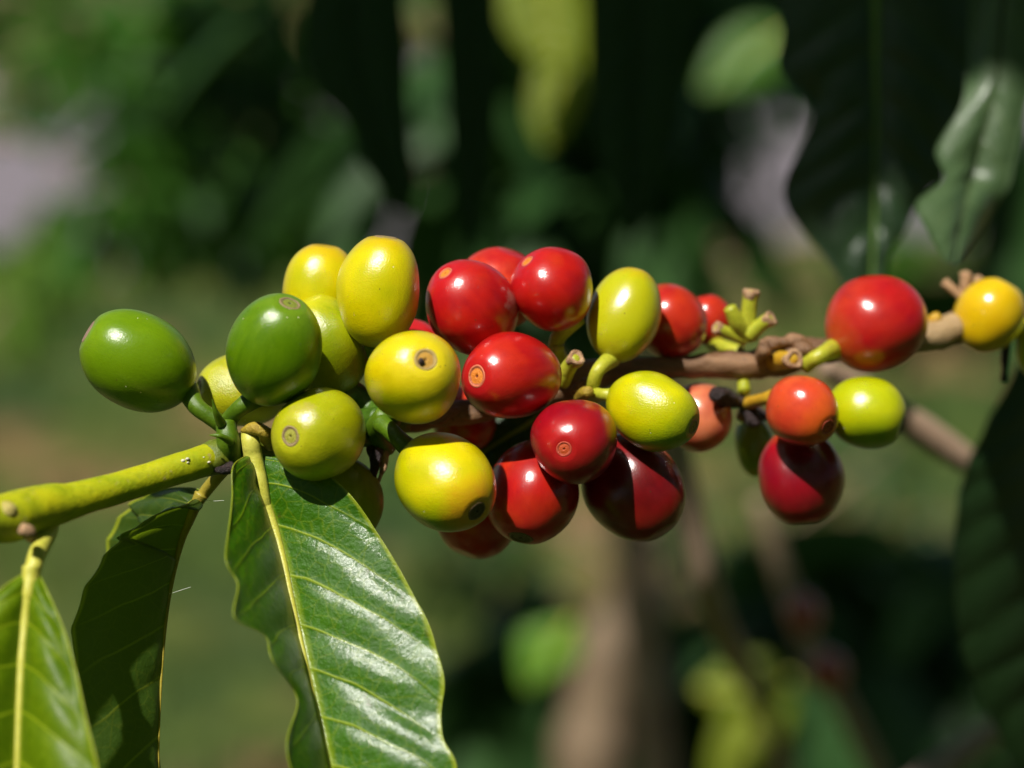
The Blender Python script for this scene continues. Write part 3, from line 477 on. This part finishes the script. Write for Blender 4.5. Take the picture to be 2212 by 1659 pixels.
leaf('coffee_leaf', off([((1700, 1460), (1710, 1465), (1720, 1465)), ((1600, 1490), (1640, 1540), (1700, 1570)), ((1550, 1570), (1590, 1620), (1660, 1660)), ((1530, 1680), (1570, 1720), (1650, 1740)), ((1560, 1800), (1570, 1810), (1580, 1800))], 820), YLEAF, VEIN, 'blurred yellow green leaf curving down to the bottom edge', 'yellow green leaf tuft at the bottom')
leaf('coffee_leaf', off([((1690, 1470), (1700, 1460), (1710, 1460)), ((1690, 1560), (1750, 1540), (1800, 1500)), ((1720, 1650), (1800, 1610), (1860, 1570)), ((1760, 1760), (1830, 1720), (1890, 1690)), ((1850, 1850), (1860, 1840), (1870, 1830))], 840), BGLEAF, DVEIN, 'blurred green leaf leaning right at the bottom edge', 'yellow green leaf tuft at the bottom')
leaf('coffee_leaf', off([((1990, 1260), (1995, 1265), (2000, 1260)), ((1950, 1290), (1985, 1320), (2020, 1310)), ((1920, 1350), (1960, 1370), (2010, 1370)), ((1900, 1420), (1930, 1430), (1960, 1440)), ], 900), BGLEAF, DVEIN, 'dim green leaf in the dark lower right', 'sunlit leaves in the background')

# ------------------------------------------------------------ bare twigs and trunk behind
TANT = stem_mat('tan_twig_bark', (.24, .15, .09), (.40, .28, .18), .6, .08, .4, .6)
TWP = stem_mat('pinkish_tan_twig_bark', (.28, .19, .13), (.42, .30, .21), .7, .08, .4, .6)
def twig(name, pts, rad, m, label, cat, group=None, rough=.12, D=None):
    P = [W(p[0], p[1], FOC+p[2]/1000) for p in pts]; rr = [r*K*(FOC+p[2]/1000)/2212 for r, p in zip(rad, pts)]
    V, Fc = tube(P, rr, 60, 20, rough, 60); return tag(link(name, V, Fc, m), label, cat, group)
GT = 'bare twigs behind the branch'
twig('bare_twig', [(1440, 900, 220), (1480, 1060, 225), (1530, 1280, 240), (1580, 1400, 280), (1640, 1520, 500), (1700, 1700, 900)], [30, 33, 34, 30, 22, 20], TWP, 'tan twig slanting down behind the dark purple red cherry', 'twig', GT)
twig('bare_twig', [(1640, 1080, 460), (1700, 1270, 460), (1750, 1400, 460), (1830, 1540, 470), (1950, 1800, 500)], [20, 22, 22, 22, 22], TANT, 'dim thin twig slanting down past two blurred red cherries', 'twig', GT)
twig('bare_twig', [(1780, 790, 130), (1860, 840, 135), (1960, 905, 140), (2075, 985, 145), (2110, 1010, 146)], [24, 30, 32, 30, 18], stem_mat('broken_twig_bark', (.25, .155, .10), (.40, .28, .19), .6, .1, .4, .5), 'short bright tan twig slanting behind the lime yellow cherry', 'twig', GT)
twig('bare_twig', [(1960, 1720, 300), (2060, 1640, 300), (2160, 1570, 300), (2330, 1480, 300)], [34, 32, 28, 24], stem_mat('pink_grey_bark', (.22, .15, .13), (.42, .30, .24), .6, .1, .4, .5), 'pinkish grey twig crossing the lower right corner', 'twig', GT)
RD = red('blurred_red_skin', 40.1, 7, body=(.30, .05, .03), blotch=(.36, .08, .05))
fruit(41, 1735, 1325, 330, 46, 42, (.1, -.9, .3), RD, 'blurred dull red cherry in the background, upper of two on a thin twig', group='blurred red cherries in the background')
fruit(42, 1788, 1450, 335, 46, 43, (.1, -.9, .3), RD, 'blurred dull red cherry in the background, lower of two on a thin twig', group='blurred red cherries in the background')
def ground_pt(v): return Vector((v.x, v.y, 0))
tb = empty('coffee_tree', ground_pt(W(1285, 1659, 1.6)), 'blurred coffee tree with pale tan trunk at the bottom centre', 'tree'); tb.matrix_basis = Matrix.Translation(tb.location)
V, Fc = tube([ground_pt(W(1270, 1700, 1.6)), W(1270, 1800, 1.6), W(1280, 1600, 1.6), W(1330, 1400, 1.6), W(1375, 1240, 1.62), W(1400, 1100, 1.65), W(1430, 700, 1.7), W(1420, -200, 1.8)], [.030, .023, .022, .020, .016, .013, .011, .008], 80, 20, .15, 30)
link('trunk', V, Fc, stem_mat('tan_trunk_bark', (.10, .065, .035), (.23, .16, .09), .7, .03, .5, .8), tb)

# ------------------------------------------------------------ ground, road
def sheet(name, x0, x1, y0, y1, z, m, n=60, amp=.0):
    V = []; Fc = []
    for i in range(n+1):
        for j in range(n+1):
            x = x0+(x1-x0)*i/n; y = y0+(y1-y0)*j/n; V.append((x, y, z+amp*mnoise.noise(Vector((x*.8, y*.8, 0)))))
            if i and j: a = (i-1)*(n+1)+j-1; Fc.append((a, a+n+1, a+n+2, a+1))
    return link(name, V, Fc, m)
k = NT('grassy_soil'); tc = k.n('TexCoord'); v = tc.outputs['Object']
n1 = k.noise(v, 1.6, 5, .6); n2 = k.noise(v, 14, 6, .7, 2.0); n3 = k.noise(v, 3.2, 3, .5, 5.0); n4 = k.noise(v, 2.2, 3, .5, 9.0)
col = k.ramp(n1, [(.36, (.030, .072, .014)), (.5, (.075, .105, .020)), (.62, (.125, .13, .03))]); col = k.mix(k.ramp(n3, [(.52, (0, 0, 0)), (.60, (1, 1, 1))]), col, (.26, .15, .07)); col = k.mix(k.ramp(n4, [(.54, (0, 0, 0)), (.62, (1, 1, 1))]), col, (.03, .06, .018)); col = k.mix(k.ramp(n2, [(.4, (.6, .6, .6)), (.6, (0, 0, 0))]), col, (.03, .05, .015))
k.l(col, k.p.inputs['Base Color']); k.p.inputs['Roughness'].default_value = .95; k.p.inputs['Specular IOR Level'].default_value = .1; k.l(k.bump(n2, .8, .03), k.p.inputs['Normal'])
tag(sheet('ground', -150, 150, -60, 240, 0, k.m, 80), kind='structure')
k = NT('road_surface'); tc = k.n('TexCoord'); v = tc.outputs['Object']; n1 = k.noise(v, .9, 5, .6); n2 = k.noise(v, 40, 4, .7)
k.l(k.mix(n2, k.ramp(n1, [(.35, (.10, .085, .098)), (.65, (.19, .165, .18))]), (.15, .13, .14)), k.p.inputs['Base Color']); k.p.inputs['Roughness'].default_value = .9; k.l(k.bump(n2, .5, .01), k.p.inputs['Normal'])
V = []; Fc = []
for i in range(121):
    x = -30+60*i/120
    for yy in (5.6, 6.2, 7.0, 7.8, 8.8): V.append((x, yy+.10*x+(.12*math.sin(x*2.1) if yy in (5.6, 8.8) else 0), .004+(.02 if yy == 7.0 else .01 if yy in (6.2, 7.8) else 0)))
    if i:
        for j in range(4): a = (i-1)*5+j; Fc.append((a, a+5, a+6, a+1))
tag(link('road', V, Fc, k.m), kind='structure')

# ------------------------------------------------------------ where the sun reaches
LIT = [(D, -100, 2260, 480, 1200) for D in (.37, .39, .41, .43, .45)] + [(D, -60, 1050, 900, 1750) for D in (.36, .38, .40, .42)] + [
    (1.6, 1190, 1420, 1180, 1700), (1.2, 1520, 1880, 1420, 1700), (.94, 1080, 1280, -50, 320), (1.2, 1500, 1700, 40, 210), (.65, 1740, 1910, 30, 150), (1.1, 1120, 1250, 1350, 1490), (.63, 1440, 1600, 950, 1400),
    (.54, 1830, 2090, 820, 1010), (.49, 1980, 2212, 0, 560)]
GLIT = [(3.5, -50, 560, 700, 1700), (5, -50, 700, 480, 800), (6.5, -50, 700, 200, 520), (5, 1450, 2200, 450, 1150), (6.5, 1450, 2200, 100, 520), (2.0, -50, 600, 40, 640)]
def clear(p, rad, lit=None):
    """False where a leaf at p would throw its shade on something the sun reaches in the photograph"""
    for D, x0, x1, y0, y1 in (lit or LIT):
        t = ((p-CAM).dot(FWD)-D)/SUN.dot(FWD)
        if t < 0: continue
        q = p-SUN*t-CAM; m_ = 2212/(K*D); x = 1106+q.dot(RIGHT)*m_; y = 829.5-q.dot(UP)*m_; e = rad*m_
        if x0-e < x < x1+e and y0-e < y < y1+e: return False
    return True
LIT.append((1.35, 1080, 1200, 100, 400)); LIT.append((1.35, 880, 950, -20, 420))
GLIT = [(d_,)+g_[1:] for g_ in GLIT for d_ in (g_[0]-.5, g_[0], g_[0]+.5)]
TRUNK_LIT = [(1.6, 1200, 1410, 1220, 1700), (1.2, 1520, 1880, 1420, 1700), (1.1, 1130, 1240, 1360, 1480)]
# ------------------------------------------------------------ shrubs: trunk, limbs and a crown of leaf-shaped faces
def leaf_faces(V, Fc, p, d, side, ln, wd, droop=.25):
    """one small pointed leaf of 10 faces with a folded middle"""
    b = len(V); n = d.cross(side).normalized(); prof = [(0, .06), (.2, .7), (.45, 1), (.72, .72), (.92, .25), (1, .02)]
    for t, ww in prof:
        c = p+d*(ln*t)-Vector((0, 0, 1))*(droop*ln*t*t)
        V.extend((c-side*(wd*.5*ww)+n*(wd*.08*ww), c-n*(wd*.06), c+side*(wd*.5*ww)+n*(wd*.08*ww)))
    for i in range(len(prof)-1):
        a = b+i*3; Fc.append((a, a+1, a+4, a+3)); Fc.append((a+1, a+2, a+5, a+4))
def rnd_dir(rng, hang):
    v = Vector((rng.gauss(0, 1), rng.gauss(0, 1), rng.gauss(-hang, .7))).normalized(); return v
def shrub(name, clusters, mat, label, cat, group, seed, lsize=(.09, .14), hang=.6, limb_m=TANT, base=None, facing=0.0, trunk_r=.02, fork=None):
    """clusters: (centre, radius vector or float, number of leaves)"""
    rng = random.Random(seed); cs = [c[0] for c in clusters]; mid = sum(cs, Vector())/len(cs)
    b = base if base is not None else ground_pt(mid); root = empty(name, b, label, cat, group); root.matrix_basis = Matrix.Translation(b)
    V, Fc = [], []
    for c, r, n in clusters:
        for _ in range(n):
            q = Vector((rng.gauss(0, 1), rng.gauss(0, 1), rng.gauss(0, 1)))*.5; q = Vector((q.x*r, q.y*r, q.z*r))
            d = rnd_dir(rng, hang); s = d.cross(Vector((rng.gauss(0, 1), rng.gauss(0, 1), rng.gauss(0, 1)))).normalized(); ln = rng.uniform(*lsize)
            if facing and rng.random() < facing:
                s = d.cross((CAM-c).normalized()); s = s.normalized() if s.length > .01 else RIGHT.copy()
            if not clear(c+q+d*ln*.5, ln*.6, TRUNK_LIT): continue
            leaf_faces(V, Fc, c+q, d, s, ln, ln*rng.uniform(.34, .46))
    link('crown', V, Fc, mat, root)
    fork = fork or b.lerp(mid, .55); acc = tube([b, b.lerp(fork, .5)+Vector((rng.gauss(0, .02), 0, 0)), fork], [trunk_r*1.2, trunk_r, trunk_r*.8], 16, 12, .15, 30)
    for c, r, n in clusters:
        tube([fork, fork.lerp(c, .5)+Vector((rng.gauss(0, .03), rng.gauss(0, .03), .03)), c+Vector((0, 0, r*.3 if isinstance(r, float) else 0))], [trunk_r*.7, trunk_r*.4, trunk_r*.15], 16, 8, .1, 30, acc=acc)
    link('trunk', acc[0], acc[1], limb_m, root)
    return root
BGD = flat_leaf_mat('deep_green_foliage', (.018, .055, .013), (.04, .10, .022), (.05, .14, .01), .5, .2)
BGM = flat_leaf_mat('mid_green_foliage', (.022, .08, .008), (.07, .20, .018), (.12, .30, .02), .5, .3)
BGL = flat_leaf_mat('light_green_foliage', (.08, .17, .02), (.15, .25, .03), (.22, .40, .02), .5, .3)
def cl(px, py, D, rpx, n): return (W(px, py, D), rpx*K*D/2212, n)
GS2 = 'shrubs behind the fruiting branch'
# dark thicket behind the middle top
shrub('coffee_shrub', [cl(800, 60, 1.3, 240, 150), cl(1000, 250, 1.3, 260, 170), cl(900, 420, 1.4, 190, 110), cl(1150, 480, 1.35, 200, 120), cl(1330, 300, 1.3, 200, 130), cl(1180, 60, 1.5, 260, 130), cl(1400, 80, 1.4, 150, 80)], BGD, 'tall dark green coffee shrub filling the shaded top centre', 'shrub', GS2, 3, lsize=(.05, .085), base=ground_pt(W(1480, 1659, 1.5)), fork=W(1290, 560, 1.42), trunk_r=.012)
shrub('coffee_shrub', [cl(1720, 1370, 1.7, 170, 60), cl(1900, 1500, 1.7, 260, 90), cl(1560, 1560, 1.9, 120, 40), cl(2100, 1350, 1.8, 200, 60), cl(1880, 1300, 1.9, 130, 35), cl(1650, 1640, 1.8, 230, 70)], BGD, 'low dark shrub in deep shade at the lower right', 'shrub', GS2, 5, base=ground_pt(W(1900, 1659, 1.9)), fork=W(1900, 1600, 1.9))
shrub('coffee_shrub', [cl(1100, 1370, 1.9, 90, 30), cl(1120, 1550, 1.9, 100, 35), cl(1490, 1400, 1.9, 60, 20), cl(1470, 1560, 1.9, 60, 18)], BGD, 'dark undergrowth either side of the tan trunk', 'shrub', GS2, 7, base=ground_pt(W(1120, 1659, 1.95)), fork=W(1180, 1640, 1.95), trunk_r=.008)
shrub('leafy_shrub', [cl(30, 10, 2.2, 160, 50), cl(330, 40, 2.0, 180, 80), cl(540, 100, 1.9, 170, 80), cl(560, 330, 1.8, 130, 40), cl(20, 190, 2.2, 60, 10), cl(430, 200, 1.9, 110, 34)], BGM, 'mid green leafy shrub at the upper left, above the pale road', 'shrub', GS2, 11, lsize=(.035, .065), hang=.5, facing=.3, base=ground_pt(W(-700, 1500, 2.2)), fork=W(-400, -500, 2.1), trunk_r=.005)
shrub('leafy_shrub', [cl(310, 420, 1.9, 120, 36), cl(460, 350, 1.8, 110, 40), cl(240, 450, 2.0, 60, 12), cl(600, 480, 1.9, 70, 16), cl(500, 450, 2.0, 80, 20)], BGM, 'leafy bush in front of the road, left of centre', 'shrub', GS2, 13, lsize=(.035, .065), hang=.3, facing=.3, base=ground_pt(W(800, 1300, 1.95)), fork=W(760, 560, 1.9), trunk_r=.006)
shrub('leafy_shrub', [cl(20, 600, 2.4, 90, 30), cl(110, 570, 2.5, 60, 14)], BGL, 'light green low bush at the left edge below the road', 'shrub', GS2, 17, lsize=(.05, .09), hang=.2, facing=.3, base=ground_pt(W(-150, 1100, 2.4)), fork=W(-120, 800, 2.4), trunk_r=.006)
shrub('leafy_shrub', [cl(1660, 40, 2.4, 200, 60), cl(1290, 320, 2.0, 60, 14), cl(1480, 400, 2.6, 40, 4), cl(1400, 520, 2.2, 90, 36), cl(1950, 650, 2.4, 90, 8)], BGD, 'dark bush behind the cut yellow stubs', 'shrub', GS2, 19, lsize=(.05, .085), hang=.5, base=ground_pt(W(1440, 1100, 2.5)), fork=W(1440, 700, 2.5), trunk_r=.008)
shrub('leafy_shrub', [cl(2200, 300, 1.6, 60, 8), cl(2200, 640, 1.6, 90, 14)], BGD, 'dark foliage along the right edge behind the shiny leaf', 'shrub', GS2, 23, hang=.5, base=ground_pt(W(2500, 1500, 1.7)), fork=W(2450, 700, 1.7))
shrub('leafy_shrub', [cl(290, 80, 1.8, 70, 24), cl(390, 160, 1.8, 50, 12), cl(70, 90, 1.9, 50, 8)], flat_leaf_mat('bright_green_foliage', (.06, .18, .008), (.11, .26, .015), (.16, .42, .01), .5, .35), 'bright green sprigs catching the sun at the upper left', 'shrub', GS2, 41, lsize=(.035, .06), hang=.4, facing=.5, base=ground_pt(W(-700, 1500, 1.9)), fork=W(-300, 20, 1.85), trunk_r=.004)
for q_, (cs_, mt_, lb_, sd_) in enumerate((
    ([cl(200, 110, 1.7, 150, 60), cl(290, 290, 1.7, 90, 30), cl(60, 200, 1.8, 70, 10), cl(230, 490, 1.8, 90, 26), cl(400, 520, 1.8, 90, 22)], BGM, 'loose small leaved twigs crossing the pale road at the upper left', 51),
    ([cl(480, 60, 1.6, 130, 60), cl(620, 240, 1.6, 110, 50), cl(540, 420, 1.6, 110, 46), cl(420, 240, 1.6, 90, 30)], BGD, 'darker small leaved twigs left of the black green leaves', 53),
    ([cl(1500, 250, 1.9, 70, 10), cl(1600, 320, 2.0, 60, 8), cl(1560, 60, 1.9, 90, 26), cl(1480, 560, 1.9, 100, 26), cl(1640, 470, 2.0, 60, 10), cl(1960, 560, 1.9, 80, 16)], BGM, 'small leaved twigs in front of the road, right of the top centre', 57),
    ([cl(1080, 1180, 2.0, 110, 26), cl(940, 1250, 2.1, 80, 10), cl(1560, 1120, 2.1, 90, 16), cl(1950, 1120, 2.0, 120, 30), cl(1950, 950, 2.0, 80, 14)], BGD, 'scattered dark sprigs standing over the grass behind the fruit', 59))):
    shrub('leafy_shrub', cs_, mt_, lb_, 'shrub', GS2, sd_, lsize=(.022, .042), hang=.3, facing=.4, base=ground_pt(W((-500, 760, 1440, 1450)[q_], 1500, 2.0)), fork=W((-250, 700, 1440, 1450)[q_], (300, 560, 640, 1300)[q_], 1.85), trunk_r=.005)
# ground cover
rng = random.Random(5); V, Fc = [], []
for _ in range(9000):
    y = 1.6+8*rng.random()**1.6; x = (rng.random()-.5)*(.6*y+2.0)
    if 5.5+.1*x < y < 8.9+.1*x: continue
    d = Vector((rng.gauss(0, .5), rng.gauss(0, .5), 1)).normalized(); s = d.cross(Vector((rng.gauss(0, 1), rng.gauss(0, 1), .2))).normalized(); ln = rng.uniform(.03, .09)
    leaf_faces(V, Fc, Vector((x, y, 0)), d, s, ln, ln*.3, .5)
tag(link('ground_cover', V, Fc, flat_leaf_mat('weedy_ground_cover', (.04, .085, .014), (.10, .13, .025), (.10, .16, .01), .8, .25)), 'low weeds and grass covering the ground', 'ground cover', kind='stuff')

# ------------------------------------------------------------ unseen crowns added overhead to keep the background in shade
def shade(targets, seed, name, label, lsize, mat, dens, around=0):
    rng = random.Random(seed); V, Fc = [], []; cen = []
    for px, py, D, rpx in targets:
        c = W(px, py, D)+SUN*(.55*D+.1); cen.append(c); r = rpx*K*D/2212; n = int(dens*(r/lsize[1])**2)+6
        a = SUN.orthogonal().normalized(); b = SUN.cross(a)
        for _ in range(n):
            t = rng.uniform(0, 6.283); rr = r*math.sqrt(rng.random()); p = c+a*(rr*math.cos(t))+b*(rr*math.sin(t))+SUN*rng.gauss(0, .02)
            d = (a*rng.gauss(0, 1)+b*rng.gauss(0, 1)+SUN*rng.gauss(0, .35)).normalized(); s = d.cross(SUN+Vector((rng.gauss(0, .3), rng.gauss(0, .3), 0))).normalized(); ln = rng.uniform(*lsize)
            if not clear(p, ln*.4) or (rng.random() > .3 and not clear(p, ln*.4, GLIT)): continue
            leaf_faces(V, Fc, p-d*ln*.5, d, s, ln, ln*.5, .1)
    if around:                                                 # extra leaves added round the camera, above and below, to block sky fill
        piv = W(1106, 830, .42)
        for _ in range(around):
            v = Vector((rng.gauss(0, 1), rng.gauss(-.25, 1), rng.gauss(.15, 1))).normalized(); p = piv+v*rng.uniform(.55, 1.15)
            q = p-CAM; dd = q.dot(FWD)
            if dd > 0 and abs(q.dot(RIGHT)) < .26*dd+.12 and abs(q.dot(UP)) < .2*dd+.12: continue
            if dd > .75 or q.length < .12: continue
            ln = rng.uniform(.09, .15)
            if not clear(p, ln*.45) or (rng.random() > .12 and not clear(p, ln*.45, GLIT)): continue
            d = (v.cross(Vector((rng.gauss(0, 1), rng.gauss(0, 1), rng.gauss(0, 1))))+Vector((0, 0, -.5))).normalized(); s = d.cross(v+Vector((rng.gauss(0, .4), rng.gauss(0, .4), 0))).normalized()
            leaf_faces(V, Fc, p-d*ln*.5, d, s, ln, ln*.5, .15)
    m = sum(cen, Vector())/len(cen); base = Vector((m.x+1.3, m.y+.2, 0)); root = empty(name, base, label, 'tree'); root.matrix_basis = Matrix.Translation(base)
    link('crown', V, Fc, mat, root)
    top = Vector((m.x+1.2, m.y+.1, m.z+.5)); acc = tube([base, base.lerp(top, .5)+Vector((.03, 0, 0)), top], [.05, .04, .025], 30, 14, .1, 20)
    for c in cen[::2]: tube([top, top.lerp(c, .5)+Vector((0, 0, .12)), c+Vector((0, 0, .03))], [.014, .009, .004], 20, 8, .1, 30, acc=acc)
    link('trunk', acc[0], acc[1], TANT, root); return root
shade([(1790, 60, .52, 200), (1890, 250, .52, 230), (1850, 480, .52, 190), (2240, 1000, .51, 140), (2230, 1250, .51, 220), (2200, 1500, .51, 180), (900, 60, .64, 260), (930, 330, .64, 220), (1385, 60, .62, 150), (1380, 320, .62, 150), (2050, 60, .54, 120)], 31, 'coffee_tree', 'unseen coffee tree added to shade the dark leaves behind the fruit and block sky light', (.07, .12), BGM, 9, 2300)  # added light blocker out of frame, leaves set along the sun's rays
shade([(800, 60, 1.3, 330), (1050, 280, 1.35, 330), (900, 480, 1.4, 230), (1330, 300, 1.35, 300), (1180, 60, 1.9, 300), (1150, 560, 1.5, 260), (1480, 60, 1.9, 260), (560, 150, 1.9, 160), (150, 60, 2.1, 170), (400, 330, 1.9, 120), (1650, 60, 2.6, 150), (2200, 600, 1.8, 150)], 37, 'added_shade_tree', 'unseen taller tree added to shade the shrubs and leaves in the upper background', (.12, .2), BGM, 3)  # added blocker out of frame, crown shaped to darken the upper background
shade([(1720, 1380, 1.7, 230), (1950, 1450, 1.8, 320), (2150, 1350, 1.8, 280), (1540, 1520, 1.9, 160), (1900, 1350, 2.6, 330), (2000, 1400, 3.4, 300), (1650, 1500, 2.6, 260), (1080, 1450, 1.9, 130), (1100, 1450, 2.8, 120)], 43, 'added_shade_tree', 'second unseen tree, added to keep the low dark shrub at the lower right in shadow', (.12, .2), BGM, 10)  # added blocker out of frame, crown shaped to darken the lower right
